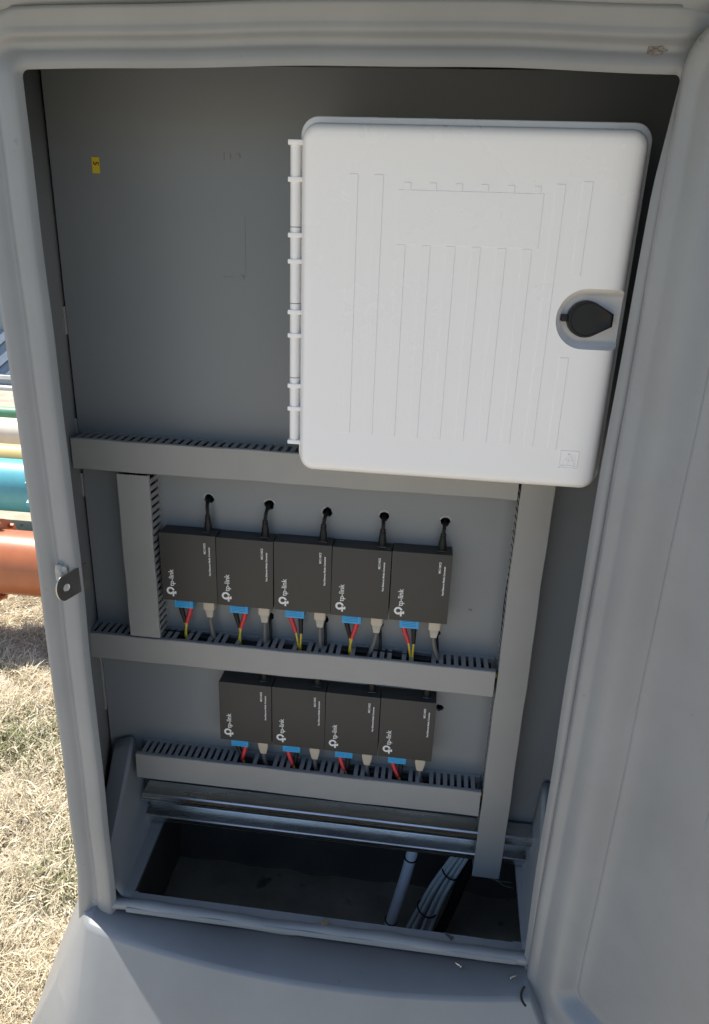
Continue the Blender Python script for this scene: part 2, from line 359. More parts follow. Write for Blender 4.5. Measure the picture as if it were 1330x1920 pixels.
# -- base moulding inside: back rise, side gussets, rim of the floor hole
b = B()
b.box(-78, 604, -3.0, -.8, -474, -462, .4)                           # rise behind the rail
def gusset(sgn, xo, xt, xi, xh):
    rr = []
    for k in range(13):
        f = k/12.0; y = -4-f*158; zt = -341-f*112-6*math.sin(math.pi*f); dx = f*(17 if sgn < 0 else -12)
        o_, t_, i_, h_ = xo+dx*1.2, xt+dx, xi+dx*.9, xh+f*(9 if sgn < 0 else -4)
        rr.append([(o_+sgn*6, y, -482), (o_, y, zt-16), (o_-sgn*3, y, zt-9), (t_+sgn*6, y, zt-1.5), (t_, y, zt), (t_-sgn*4, y, zt-2.5), (i_+(t_-i_)*.3, y, -452), (i_, y, -463), (i_+(h_-i_)*.2, y, -469), (h_, y, -471), (h_, y, -476)])
    b.loft(rr, closed=False, caps=False)
gusset(-1, -99, -72, -46, -24)
gusset(1, 550, 527, 511, 499)
b.box(-16, 486, -177, -152, -477, -471, .8, 1)                   # front strip of the rim
b.box(-80, -10, -170, -150, -478, -471.3, .8, 1); b.box(484, 560, -170, -150, -478, -471.3, .8, 1)
gm = b.obj('base_moulding', 'grp_in', cab, ang=34)
md = gm.modifiers.new('thick', 'SOLIDIFY'); md.thickness = 0.002; md.offset = 0
# -- rolled bead along the sill
pts = []; rads = []
for k in range(61):
    x = -46+k*(548)/60.0; pts.append((x, -169.5+wob(0, x*2.1, .7), -473.5+wob(x, x*1.4+5, .8)-1.2*math.exp(-((x-190)/30)**2))); rads.append(7.6+.5*math.sin(x/23)+.4*math.sin(x/9.7))
B().tube(pts, rads, 14).obj('sill_bead', 'grp', cab, ang=70)
# -- plinth: ledge, crease and flared skirt
def outline(level):
    # (z, left corner x,y, side points, bow of the front)
    z, cx, cy, s1, s2, s3, rx, ry, bow = level
    pts = [(s3[0], s3[1]), (s2[0], s2[1]), (s1[0], s1[1]), ((s1[0]*.35+cx*.65), (s1[1]*.35+cy*.65)-4), (cx, cy)]
    for k in range(1, 24):
        f = k/24.0; x = cx+(rx-cx)*f; y = cy+(ry-cy)*f-bow*math.sin(math.pi*min(f*1.02, 1))**0.8; pts.append((x, y))
    pts += [(rx, ry), (rx+(0 if z > -500 else 25), ry+28), (rx+48, ry+72), (640, 0), (640, 190)]
    return [(x, y, z) for x, y in pts]
LV = [(-480, -56, -166, (-66, -158), (-100, -60), (-130, 190), 497, -166, 0),
      (-491.5, -62, -194, (-86, -160), (-118, -60), (-140, 190), 503, -208, 28),
      (-600, -64, -245, (-118, -196), (-150, -60), (-165, 190), 560, -262, 30),
      (-700, -74, -280, (-166, -206), (-190, -60), (-195, 190), 590, -300, 30),
      (-1010, -100, -330, (-215, -216), (-225, -60), (-225, 190), 610, -350, 30)]
b = B(); b.loft([outline(l) for l in LV], closed=False, caps=False); pl = b.obj('plinth', 'grp', cab, ang=24)
md = pl.modifiers.new('bev', 'BEVEL'); md.width = 0.0035; md.segments = 3; md.limit_method = 'ANGLE'; md.angle_limit = math.radians(24)
md = pl.modifiers.new('thick', 'SOLIDIFY'); md.thickness = 0.004; md.offset = -1
# -- dark pit under the floor hole
b = B(); b.loft([[(xa, -152+yo, z), (xb, -152+yo, z), (xb, 184-max(0, -z-481)*.24, z), (xa, 184-max(0, -z-481)*.24, z)] for z, xa, xb, yo in ((-481, -74, 556, 0), (-560, -62, 558, -4), (-735, -66, 560, -10))], caps=False); b.box(-116, 620, 52, 192, -484.5, -481.5)  # last box: unseen lid at the back, added to keep sky light out
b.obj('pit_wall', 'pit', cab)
b = B(); V = []; F = []
for j in range(16):
    for i in range(30): V.append((-66+i*21.8, -160+j*19.2, -712+2.0*math.sin(i*1.3+j)+1.5*math.sin(j*2.1+i*.4)+random.random()*2))
for j in range(15):
    for i in range(29): a = j*30+i; F.append((a, a+1, a+31, a+30))
b.raw(V, F); b.obj('pit_floor', 'concrete', cab)
# -- hasp plate on the left jamb with a dab of filler
A0 = Vector((-27, -161, 2.5)); U = Vector((-.33, -.94, -.06)).normalized().normalized(); W = Vector((0, 0, 1)); W = (W-U*W.dot(U)).normalized(); Nn = U.cross(W).normalized()
HC, HR, HL, HH = (31.0, -.5), 4.3, 44.0, 14.5
def hout(a):     # distance from the hole centre to the plate's outline in direction a
    dx, dz = math.cos(a), math.sin(a); best = 1e9
    if dx < 0: best = min(best, (HC[0]-0)/-dx)
    if dz > 0: best = min(best, (HH-HC[1])/dz)
    if dz < 0: best = min(best, (HH+HC[1])/-dz)
    if dx > 0:   # rounded end
        for k in range(400):
            r = k*.1; x, z = HC[0]+dx*r, HC[1]+dz*r
            if x > HL-11 and ((x-(HL-11))/11)**2+(z/HH)**2 > 1: best = min(best, r); break
    return best
cor = [math.atan2(HH-HC[1], -HC[0]), math.atan2(-HH-HC[1], -HC[0])+2*math.pi]
aa = sorted([2*math.pi*k/56 for k in range(56)]+[c % (2*math.pi) for c in cor])
def hp(x, z, h): return A0+U*x+W*z+Nn*h
rgs = []
for h, e in ((-.9, .35), (-.6, 0), (.6, 0), (.9, .35)):
    rgs.append([hp(HC[0]+math.cos(a)*(hout(a)-e), HC[1]+math.sin(a)*(hout(a)-e), h) for a in aa])
for h in (.9, -.9):
    rgs.append([hp(HC[0]+math.cos(a)*HR, HC[1]+math.sin(a)*HR, h) for a in aa])
rgs.append(rgs[0])
hs = B(); hs.loft(rgs, caps=False); ho = hs.obj('hasp', 'steel', cab, ang=30)
b = B()
t_ = bmesh.new(); bmesh.ops.create_icosphere(t_, subdivisions=3, radius=1)
for v in t_.verts:
    k = 1+.25*math.sin(v.co.x*5+1)*math.cos(v.co.z*4)+.12*math.sin(v.co.y*9); v.co = Vector((-47+v.co.x*8*k, -175+v.co.y*6.5*k, 9+v.co.z*12*k))
b._merge(t_); b.obj('filler_dab', 'filler', cab)
# -- chipped resin at the top right corner of the frame
b = B()
for (cx, cz, r) in ((480, 495, 7), (500, 512, 6)):
    t_ = bmesh.new(); bmesh.ops.create_icosphere(t_, subdivisions=3, radius=1)
    for v in t_.verts:
        k = 1+.3*math.sin(v.co.x*6+cx)*math.cos(v.co.z*7); v.co = Vector((cx+v.co.x*r*k, -171.5+v.co.y*3*k, cz+v.co.z*r*.55*k))
    b._merge(t_)
b.obj('chipped_resin', 'chip', cab)
# -- open door: moulding swept round its rim, recessed sheet, hinge side next to the right jamb
O2 = Vector((497, -181, 0)); D = Vector((.6, -.8, 0)); Nd = Vector((-.8, -.6, 0))
DW, DZ0, DZ1 = 520.0, -523.0, 512.0
dprof = [(0, -30, 34), (0, -6, 34), (1.2, -1.8, 33), (4, 0, 31), (7, .2, 30), (11.5, -1.0, 30), (14.5, -2.6, 32), (16.3, -3.2, 34), (20, -3.0, 34), (30, -3.2, 30), (36, -3.7, 24), (40, -5.0, 20), (44, -8.0, 17), (48, -12.3, 14), (52.5, -17.6, 12), (56.5, -22.4, 11), (58.3, -23.8, 11), (60, -23.0, 11), (62, -23.9, 11), (74, -25.0, 12), (95, -24.6, 12), (150, -21.5, 12)]
def door_ring(tt, h, r):
    u0, u1, z0, z1 = tt, DW-tt, DZ0+tt, DZ1-tt; p = []
    cs = [(u0+r, z0+r, math.pi), (u1-r, z0+r, 1.5*math.pi), (u1-r, z1-r, 0), (u0+r, z1-r, .5*math.pi)]
    for ci, (cu, cz, a0) in enumerate(cs):
        for k in range(9): a = a0+math.pi/2*k/8; p.append((cu+r*math.cos(a), cz+r*math.sin(a)))
        nu, nz, na = cs[(ci+1) % 4]; ex, ez = nu+r*math.cos(na), nz+r*math.sin(na); sx, sz = p[-1]
        for k in range(1, 24): p.append((sx+(ex-sx)*k/24, sz+(ez-sz)*k/24))
    res = []
    for u, z in p:
        q = O2+D*u+Nd*(h+wob(u*2, z*1.3, .55)); res.append((q.x+wob(z, u, .3), q.y, z+wob(u, z*.7, .4)))
    return res
b = B(); b.loft([door_ring(*q) for q in dprof])
dr = b.obj('door', 'grp', cab, ang=60)
# -- hexagonal bolt on the rim of the sill
b = B(); b.prism(circ(0, 0, 6.4, 20), 'z', 0, 1.2); b.prism(circ(0, 0, 5.2, 6, .3, .3+2*math.pi), 'z', 1.2, 5.6, bev=.5)
b.bm.transform(Matrix.Translation((244, -163, -470.5))@Matrix.Rotation(.18, 4, 'X')); b.obj('hex_bolt', 'screw', cab)
# -- black sealing loop peeping out at the door's lower corner
B().tube(bez((494, -203, -478), (489, -206, -484), (488, -213, -489), (495, -219, -489), 12), 1.5, 8).obj('sealing_strip', 'rubber', cab)

# loose screws on the sill
def screw(name, loc, d, L, label, m='screw'):
    d = Vector(d).normalized(); o = Vector(loc); b = B()
    b.tube([o, o+d*1.2, o+d*2.2], [2.6, 2.6, 1.2], 12); b.tube([o+d*2.0, o+d*(L-3), o+d*L], [1.25, 1.2, .2], 8)
    return tag(b.obj(name, m, None, loc=loc), label, 'screw')
screw('screw', (407, -160, -469), (-.75, .5, .12), 13, 'dark pointed screw lying on the inner rim of the sill', 'case')
screw('screw', (419, -187, -480), (-.7, .3, .1), 9, 'bright headed screw lying on the ledge below the sill bead')
screw('screw', (477, -192, -481), (.8, .3, .1), 10, 'small pale screw lying on the ledge beside the open door')

# ================================================================== WIRING DUCTS
DEP = 35.0
def duct(label, axis, a0, a1, b0, b1, slot_sides, gaps=(), top_end=None, pitch=10.2, slot=4.8, ph=0.0, dep=DEP, jag=0.0):
    """axis x: runs a0..a1 in X, b0..b1 in Z; axis z: runs a0..a1 in Z, b0..b1 in X.  gaps: broken-out fingers (a from, a to)"""
    def bx(B_, p0, p1, q0, q1, y0, y1, bev=0):
        if axis == 'x': B_.box(p0, p1, y0, y1, q0, q1, bev, 1)
        else: B_.box(q0, q1, y0, y1, p0, p1, bev, 1)
    loc = ((a0+a1)/2, 0, b0) if axis == 'x' else ((b0+b1)/2, 0, a0)
    t = thing('wiring_duct', loc, label, 'cable duct', 'grey slotted wiring ducts screwed to the board')
    tr = B(); bx(tr, a0, a1, b0+.6, b1-.6, -1.9, -.1)
    th = 1.5
    for side in (0, 1):
        q0, q1 = (b0+.7, b0+.7+th) if side == 0 else (b1-.7-th, b1-.7)
        if not slot_sides[side]:
            bx(tr, a0, a1, q0, q1, -dep+1.2, -1.9); continue
        bx(tr, a0, a1, q0, q1, -4, -1.9)
        if not gaps: bx(tr, a0, a1, q0, q1, -dep+1.2, -dep+3.2)
        a = a0+ph+2
        while a+pitch-slot < a1:
            f0, f1 = a, a+pitch-slot
            if not any(g0 < (f0+f1)/2 < g1 for g0, g1 in gaps):
                bx(tr, f0, f1, q0, q1, -dep+(3.2 if not gaps else 6.6), -4)
            a += pitch
        if gaps: bx(tr, a0, a1, q0+(-.5 if side else .5), q1+(-.35 if side else .35), -dep+.4, -dep+6.6)
    tr.obj('slotted_trough', 'pvc', t)
    cv = B()
    n = 60; P = [(-dep+3, b0), (-dep-.4, b0+.1), (-dep-1.3, b0+1), (-dep-1.3, b1-1), (-dep-.4, b1-.1), (-dep+3, b1), (-dep+3, b1-.9), (-dep-.2, b1-1.3), (-dep-.2, b0+1.3), (-dep+3, b0+.9)]
    if gaps: P = [(-dep+3.2, b0-.2), (-dep-.4, b0), (-dep-1.3, b0+1), (-dep-1.3, b1-1), (-dep-.4, b1), (-dep+3.2, b1+.2), (-dep+3.2, b1-1), (-dep-.2, b1-1.3), (-dep-.2, b0+1.3), (-dep+3.2, b0+1)]
    rr = []
    for k in range(n+1):
        a = a0+.5+(a1-a0-1)*k/n; wv = .35*math.sin(a/37+b0)+.25*math.sin(a/15)
        wy = -.5*math.sin(a/61+b0)
        rr.append([((a, y+wy, q+wv) if axis == 'x' else (q+wv, y+wy, a)) for y, q in P])
    cv.loft(rr).obj('cover', 'pvc', t, ang=40)
    return t
duct('slotted grey duct running left from under the white box, above the upper row of converters', 'x', -99, 436.5, 79.5, 118.5, (1, 1))
duct('grey duct running sideways between the two rows of converters', 'x', -108, 436.5, -188.5, -150.5, (0, 1),
     gaps=((20, 30), (43, 57), (86, 98), (107, 120), (160, 173), (181, 193), (233, 246), (256, 273), (306, 317), (331, 351)), pitch=9.6, slot=3.9)
duct('grey duct under the lower row of converters, above the metal rail', 'x', -53, 437, -385.5, -343.5, (0, 1),
     gaps=((96, 110), (128, 139), (170, 184), (203, 214), (246, 259), (274, 286), (318, 334), (351, 364)), pitch=9.6, slot=3.9, ph=4)
duct('short upright grey duct left of the upper row of converters', 'z', -148.5, 77.5, -45, -4, (0, 1), pitch=9.6, slot=3.9)
duct('long upright grey duct down the right side of the board, ending over the floor hole', 'z', -494, 330, 439, 477.5, (1, 1), pitch=9.6, slot=5.0)

def leads(axis, a0, a1, c, label):  # black tubes added inside a duct so that its slots look dark
    t = thing('slot_darkening_leads', (a0, -16, c) if axis == 'x' else (c, -16, a0), label, 'cables', 'black leads added inside the ducts to darken the slots')
    for k in range(5):
        pts = []
        for i in range(41):
            a = a0+(a1-a0)*i/40.0; u = c+(k-2)*6.4+2.2*math.sin(a/47+k*2); y = -12-(k % 2)*8-2*math.sin(a/35+k)
            pts.append((a, y, u) if axis == 'x' else (u, y, a))
        B().tube(pts, 4.2, 8).obj('lead', 'rubber', t)
leads('x', -97, 432, 98.8, 'black leads added to darken the slots of the duct under the white box')
leads('x', -106, 432, -169.5, 'black leads added to darken the slots of the duct between the converter rows')
leads('x', -50, 432, -364.5, 'black leads added to darken the slots of the lowest sideways duct')
leads('z', -145, 75, -24.5, 'black leads added to darken the slots of the short upright duct')
leads('z', -488, 325, 458, 'black leads added to darken the slots of the long upright duct')
# ================================================================== DIN RAIL
t = thing('mounting_rail', (234, -30, -449), 'zinc plated steel mounting rail lying across the floor hole', 'rail')
zc = -445.5
# hat section (y, z), open lips towards the front
P = [(-36, zc+19), (-36, zc+10.5), (-35, zc+10.5), (-34.6, zc+17.5), (-24, zc+17.5), (-23.4, zc+12.2), (-12, zc+12.2), (-11.5, zc-12.2), (-23.4, zc-12.2), (-24, zc-17.5), (-34.6, zc-17.5), (-35, zc-10.5), (-36, zc-10.5), (-36, zc-19), (-23, zc-19), (-22, zc-13.6), (-10, zc-13.6), (-10, zc+13.6), (-22, zc+13.6), (-23, zc+19)]
P = [(-38, zc+22), (-38, zc+10.5), (-36.6, zc+10.5), (-36.6, zc+20.6), (-25, zc+20.6), (-25, zc+11), (-12, zc+11), (-12, zc+4), (-14, zc+3.5), (-14, zc-3.5), (-12, zc-4), (-12, zc-13), (-25, zc-13), (-25, zc-14), (-37, zc-14), (-37, zc-21), (-38.4, zc-21), (-38.4, zc-12.6), (-26.4, zc-12.6)]
zc = -441.0
lipU = [(-12, zc+24.5), (-37.5, zc+24.0), (-39.5, zc+22.5), (-39.8, zc+16), (-39.5, zc+10.5), (-37.8, zc+10.5), (-38.0, zc+16), (-37.8, zc+22), (-12, zc+22.8)]
chan = [(-12, zc+22.6), (-12, zc+4), (-14, zc+2), (-14, zc-12), (-22, zc-14), (-37.8, zc-15.4), (-39.5, zc-16.5), (-39.8, zc-24.5), (-38, zc-24.5), (-37.6, zc-17.6), (-22, zc-16), (-12.4, zc-13.5), (-12.4, zc+1), (-10.6, zc+3), (-10.6, zc+22.6)]
b = B(); rr = lambda P: [[(x, y+6.5, z) for y, z in P] for x in np.linspace(-49, 517, 12)]
b.loft(rr(lipU)); b.loft(rr(chan))
for dz in (-10, -6, -2): b.tube([(-49, -8.4, zc+dz), (517, -8.4, zc+dz)], 1.7, 8)
b.obj('rail_profile', 'zinc', t, ang=25)

# ================================================================== WHITE BOX
wb = thing('plastic_enclosure', (347, 0, 140), 'closed white plastic enclosure with ribbed lid and black latch, on the dark board', 'enclosure')
def rrect(x0, x1, z0, z1, r, n=8):
    p = []
    for cx, cz, a0 in ((x0+r, z0+r, math.pi), (x1-r, z0+r, 1.5*math.pi), (x1-r, z1-r, 0), (x0+r, z1-r, .5*math.pi)):
        for k in range(n+1): a = a0+math.pi/2*k/n; p.append((cx+r*math.cos(a), cz+r*math.sin(a)))
    return p
def lofted(x0, x1, z0, z1, r, steps):
    return [[(x, y, z) for x, z in rrect(x0+i, x1-i, z0+i, z1-i, max(r-i, .6))] for y, i in steps]
b = B(); b.loft(lofted(196, 502, 129, 455, 16, [(-.5, 1), (-60, .5), (-106, 0), (-114, 0), (-116.5, .8), (-117.5, 2.5), (-117.5, 8)])); b.obj('back_box', 'white', wb, ang=40)
LX0, LX1, LZ0, LZ1 = 200, 496, 130.5, 448
steps = [(-119, 4), (-119, .8), (-121, 0), (-130, .3), (-134, 1.2), (-137, 3.0), (-139.2, 5.8), (-140, 9), (-140, 14)]
b = B(); b.loft(lofted(LX0, LX1, LZ0, LZ1, 15, steps)); lid = b.obj('lid', 'white', wb, ang=40)
# recess for the latch: tapered pocket open to the right
c = B()
def pocket(y, g):
    cx, cz, r = 465.5, 293.0, 25.5+g; p = [(505, y, cz+r), (505, y, cz-r)]
    for k in range(25): a = -math.pi/2-math.pi*k/24; p.append((cx-2+r*math.cos(a), y, cz+r*math.sin(a)))
    return p
c.loft([pocket(-150, 3.5), pocket(-141, 1.6), pocket(-138.5, .4), pocket(-128.5, -4.5), pocket(-127, -7)])
me = cut(lid, c); smooth(me, 'white', 40)
# raised strips and label field on the lid (thin reliefs)
b = B(); H = .48
def strip(xr, z0, z1, wv=8.2): b.box(xr-wv, xr, -140-H, -139.7, z0, z1, .28, 1)
xs = [252+22.35*i for i in range(10)]
for i, xr in enumerate(xs):
    if i in (0, 1): strip(xr, 174-i*.5, 407)
    elif i == 8: strip(xr, 172, 403.5)
    elif i == 9: strip(xr, 170, 258); strip(xr, 330, 406)
    else: strip(xr, 173, 350.5)
    if 2 <= i <= 7: strip(xr+2, 395.7, 401.5, 6.5)
b.box(xs[2]-9, xs[7]+5, -140-H*.9, -139.7, 351, 395.5, .28, 1)
b.obj('raised_ribs', 'white', lid, ang=20)
b = B()      # embossed warning triangle in a frame
def frame2d(p, q): b.box(min(p[0], q[0]), max(p[0], q[0]), -140.45, -139.8, min(p[1], q[1]), max(p[1], q[1]), .15, 1)
ex, ez, es = 457.5, 152.5, 17
for p, q in (((ex, ez), (ex+es, ez+.7)), ((ex, ez+es), (ex+es, ez+es+.7)), ((ex, ez), (ex+.7, ez+es)), ((ex+es, ez), (ex+es+.7, ez+es+.7))): frame2d(p, q)
tri = [(ex+2, ez+2.5), (ex+15, ez+2.5), (ex+8.5, ez+14.5)]
for i in range(3):
    A, C = Vector(tri[i]), Vector(tri[(i+1) % 3]); d = (C-A).normalized(); n = Vector((-d.y, d.x))*.45
    b.prism([(A.x-n.x, A.y-n.y), (C.x-n.x, C.y-n.y), (C.x+n.x, C.y+n.y), (A.x+n.x, A.y+n.y)], 'y', -140.5, -139.8)
b.prism([(ex+8.9, ez+11), (ex+6.7, ez+7.4), (ex+8.5, ez+7.6), (ex+7.9, ez+4.2), (ex+10.3, ez+8.2), (ex+8.6, ez+8)], 'y', -140.5, -139.8)
b.obj('warning_triangle', 'white', lid, ang=20)
# black latch
lt = B(); cx, cz = 466, 293.0
pp = [(487.5, cz+5.5), (487.5, cz-5.5)]+[(cx-2+16.2*math.cos(a), cz+16.2*math.sin(a)) for a in [-math.radians(62)-math.radians(236)*k/26 for k in range(27)]]
def ins(P, k): return [(cx-2+(x-cx+2)*k, cz+(z-cz)*k) for x, z in P]
lt.loft([[(x, y, z) for x, z in ins(pp, k)] for y, k in ((-127.2, .97), (-128, 1), (-139, 1), (-140.5, .985), (-141.2, .95), (-141.4, .88), (-140.9, .84), (-140.9, .3))])
lt.box(442.5, 451, -136, -127.5, cz-3, cz+3, .6)
lo_ = lt.obj('latch', 'black', wb, ang=35)
# hinge on the left
b = B(); b.tube([(193, -123, 158), (193, -123, 433)], 5.0, 24)
b.obj('hinge_pin', 'white', wb)
for z in (432, 402, 355, 332, 286, 264, 215, 192, 157.5):
    B().box(186.8, 201.5, -128.8, -116, z-2.1, z+2.1, .6).obj('hinge_knuckle', 'white', wb)
b = B(); b.box(197.5, 201.5, -122, -116, 156, 433, .5); b.obj('hinge_leaf', 'white', wb)
for z in (362, 294, 223): B().tube([(193, -123, z-.35), (193, -123, z+.35)], 5.08, 24).obj('hinge_joint', 'cord', wb)

# ================================================================== MEDIA CONVERTERS
PW = 74.0
def logo(b, ox, oz, y):
    # drawn upright, then turned a quarter so that it reads upwards
    M = Matrix.Translation((ox, y, oz))@Matrix(((0, 0, -1, 0), (0, 1, 0, 0), (1, 0, 0, 0), (0, 0, 0, 1)))
    # local x = reading direction (up the case), local z = text up (to the left)
    R1, R2, n = 5.4, 2.8, 30; a0, a1 = math.radians(-80), math.radians(205)
    arc = [(1.6+R1*math.cos(a0+(a1-a0)*k/n), 1.2+R1*math.sin(a0+(a1-a0)*k/n)) for k in range(n+1)]+[(1.6+R2*math.cos(a1-(a1-a0)*k/n), 1.2+R2*math.sin(a1-(a1-a0)*k/n)) for k in range(n+1)]
    q = n+1; V = [(x, -.1, z) for x, z in arc]; b_ = bmesh.new(); vs_ = [b_.verts.new(v) for v in V]
    for k in range(n): b_.faces.new((vs_[k], vs_[k+1], vs_[2*n-k], vs_[2*n+1-k]))
    b._merge(b_, M)
    b.box(-6.2, 1.2, -.12, 0, -3.4, -1.2, M=M); b.box(-2.6, -.4, -.14, 0, -6.4, 1.2, M=M); b.box(-.4, 1.2, -.12, 0, -6.4, -4.2, M=M)
def make_converter(loc, label):
    t = thing('media_converter', loc, label, 'media converter', 'charcoal media converters in two rows on the board')
    x, z = loc[0], loc[2]
    b = B(); b.box(x+.6, x+73.4, -27, -.4, z-94.5, z, .7, 2)
    b.box(x+.4, x+73.6, -27.25, -24.6, z-94.7, z+.2, .5, 2)
    b.obj('case', 'case', t)
    b = B(); logo(b, x+12.8, z-82.5, -27.3)
    b.obj('brand_mark', 'print', t)
    RM = Matrix(((0, -1, 0, 0), (0, 0, -1, 0), (1, 0, 0, 0), (0, 0, 0, 1)))
    b = B(); b.text('tp-link', 9.2, Matrix.Translation((x+16.6, -27.32, z-74.2))@RM, .1); b.obj('brand_name', 'print', t, ang=20)
    b = B(); b.text('MC110CS', 3.6, Matrix.Translation((x+60.6, -27.32, z-25))@RM, .1); b.obj('model_number', 'print', t, ang=20)
    b = B(); b.text('Fast Ethernet Media Converter', 3.15, Matrix.Translation((x+66.2, -27.32, z-55))@RM, .1)
    b.obj('product_line', 'print', t, ang=20)
    b = B(); b.box(x+56, x+66, -20, -7, z-.1, z+.5, .2, 1); b.obj('power_socket', 'black', t)
    return t
cl = ['first converter of the upper row, beside the short upright duct', 'second converter from the left in the upper row', 'middle converter of the five in the upper row', 'fourth converter from the left in the upper row', 'rightmost converter of the upper row, with bare board to its right',
      'leftmost converter of the lower row, with bare board to its left', 'second converter from the left in the lower row', 'third converter from the left in the lower row', 'rightmost converter of the lower row, beside a small drilled hole']
X2 = 70.5; Z2 = -213.6
spots = [(i*PW, 0, -.5*(i % 2)) for i in range(5)]+[(X2+i*PW, 0, Z2) for i in range(4)]
conv0 = make_converter(spots[0], 'charcoal '+cl[0])
for i, p in enumerate(spots[1:], 1):
    c_ = conv0.copy(); col.objects.link(c_); c_.location = Vector(p)*S; c_.rotation_euler = (0, math.radians((0, .28, -.12, .2, -.25, .1, -.2, .22, -.1)[i]), 0); c_['label'] = 'charcoal '+cl[i]
    for ch in conv0.children:
        d_ = ch.copy(); col.objects.link(d_); d_.parent = c_

# ---- cables of each converter
place = ['first from the left in the upper row', 'second from the left in the upper row', 'middle one of the upper row', 'fourth from the left in the upper row', 'rightmost of the upper row',
         'leftmost of the lower row', 'second from the left in the lower row', 'third from the left in the lower row', 'rightmost of the lower row']
hole_up = [HOLES[k] for k in range(5)]+[HOLES[k] for k in range(10, 14)]
red_right = [True, True, False, True, False, True, False, False, False]
for i, (x, _, z) in enumerate(spots):
    up = i < 5; zb = z-94.5
    # power cable
    hx, hz, hr = hole_up[i]
    t = thing('power_cable', (x+60.5, -13, z), 'black power plug and cable, '+place[i], 'power cable', 'black power cables above the converters')
    b = B(); px = x+60.5; tip = (px+(hx-px)*.15, -12.5, z+23)
    b.loft([[(px+a*w_, -13+c_*w_*.8, z+h) for a, c_ in circ(0, 0, 1, 12)] for h, w_ in ((.6, 5.2), (3, 5.2), (12, 4.3), (17, 3.4), (17.6, 3.9), (18.6, 3.9), (19, 3.2), (20.4, 3.2), (20.8, 3.6), (22, 3.5), (22.4, 2.6), (24, 2.4))])
    b.obj('plug', 'rubber', t)
    b = B(); b.box(px-5.2, px+5.2, -18.2, -8, z+.2, z+.9, .2, 1); b.obj('plug_collar', 'screw', t)
    if up: path = bez((px, -13, z+22), (px+.5, -13.5, z+31), (hx-1, -12, hz-2), (hx, 3, hz+1), 14)+[(hx+.5, 16, hz+2)]
    else: path = bez((px, -13, z+22), (px, -13, z+26), (hx, -8, hz+2), (hx, 3, hz), 8)+[(hx, 16, hz)]
    b = B(); b.tube([(p[0]-1.0, p[1], p[2]) for p in path], 1.25, 8); b.tube([(p[0]+1.1, p[1]+.5, p[2]) for p in path], 1.25, 8); b.obj('cord', 'rubber', t)
    # fibre patch cable
    t = thing('fibre_cable', (x+26, -13, zb), 'blue plug and red and black fibre cable, '+place[i], 'fibre cable', 'yellow fibre patch cables with blue connectors')
    b = B(); b.box(x+14.5, x+39.3, -24.5, -7, zb-12, zb+1, .7, 2)
    for kk in range(4): b.box(x+17.5, x+35.5, -25.1, -24.3, zb-9.8+kk*2.3, zb-8.8+kk*2.3, .25, 1)
    b.box(x+15.2, x+16.4, -25.1, -24.3, zb-10.6, zb-.8, .25, 1); b.box(x+36.9, x+38.1, -25.1, -24.3, zb-10.6, zb-.8, .25, 1)
    b.obj('connector', 'blue', t)
    zt = -150.5 if up else -343.5
    xl, xr = x+19.8, x+33.2; rx_, bx_ = (xr, xl) if red_right[i] else (xl, xr)
    xe = (x+25 if red_right[i] else x+32) if up else (x+29 if i == 5 else x+28+2*(i == 8))
    e1, e2 = (xe, -20, zt+(4 if up else -3)), (xe+2.5, -17, zt+(5 if up else -4))
    def boot(x0, end, m, nm):
        L_ = 28 if up else 24
        p0 = (x0, -15, zb-10); dirv = Vector((end[0]-x0, end[1]+15, end[2]-zb+10)); 
        q = Vector(p0); e = q+dirv*min(1, L_/max(dirv.length, 1)) if up else q+dirv
        pth = bez(p0, (x0, -15, zb-10-L_*.45), tuple(e-dirv*.25+Vector((0, 0, 1))), tuple(e), 9)
        b = B(); b.tube(pth, [3.7-1.3*k/9+(.18 if k % 2 else 0) for k in range(10)], 12); b.obj(nm, m, t); return e
    ea = boot(rx_, e1, 'red', 'red_boot'); eb = boot(bx_, e2, 'rubber', 'black_boot')
    b = B(); zin = zt-9
    for e, q, dd in ((ea, e1, 0), (eb, e2, 2.2)):
        rest = [tuple(e)]
        tail = bez(tuple(e), tuple(e+(Vector(q)-e)*.6+Vector((0, 0, -2))), (q[0]-1.5, -19-dd, zt-1), (q[0]+1, -18-dd, zin-1-dd), 8)
        run = [(q[0]+9, -18-dd-.5*(i % 3), zin-4-dd), (q[0]+30, -19-dd, zin-5-dd*2-i % 4), (min(q[0]+80, 420), -20-dd, zin-4-dd*2-i % 4), (428+dd*2, -24, zin-3-dd+i % 3*2), (444, -22, zin-6-dd), (452, -20, zin-30)]
        run = [r_ for r_ in run if r_[0] > q[0]+5]
        b.tube(tail+run, 1.35, 8)
    b.obj('yellow_fibre', 'yellow', t)
    # network cable
    t = thing('network_cable', (x+59, -13, zb), 'grey network cable with beige plug, '+place[i], 'network cable', 'grey network cables with beige plugs')
    px = x+59
    b = B()
    if up: steps_ = [(1, 7.6), (-1, 7.6), (-12.5, 7.6), (-14.5, 7.0), (-15.2, 5.6), (-16.5, 6.2), (-17.2, 5.2), (-18.5, 5.8), (-19.2, 4.9), (-20.5, 5.4), (-21.2, 4.6), (-22.5, 5.0), (-23.2, 4.3), (-24.5, 4.6), (-25.2, 4.0), (-26.5, 4.2)]
    else: steps_ = [(1, 7.3), (-10, 7.3), (-13, 6.9), (-18, 5.9), (-23, 4.9), (-26, 4.2)]
    b.loft([[(px+(a*w_), -14+c_*w_*.85, zb+h) for a, c_ in rrect(-1, 1, -1, 1, .25, 3)] for h, w_ in steps_])
    b.obj('plug', 'beige', t, ang=30)
    s_ = [6, 1, 2, -8, 10, 3, 2, 2, 2][i]
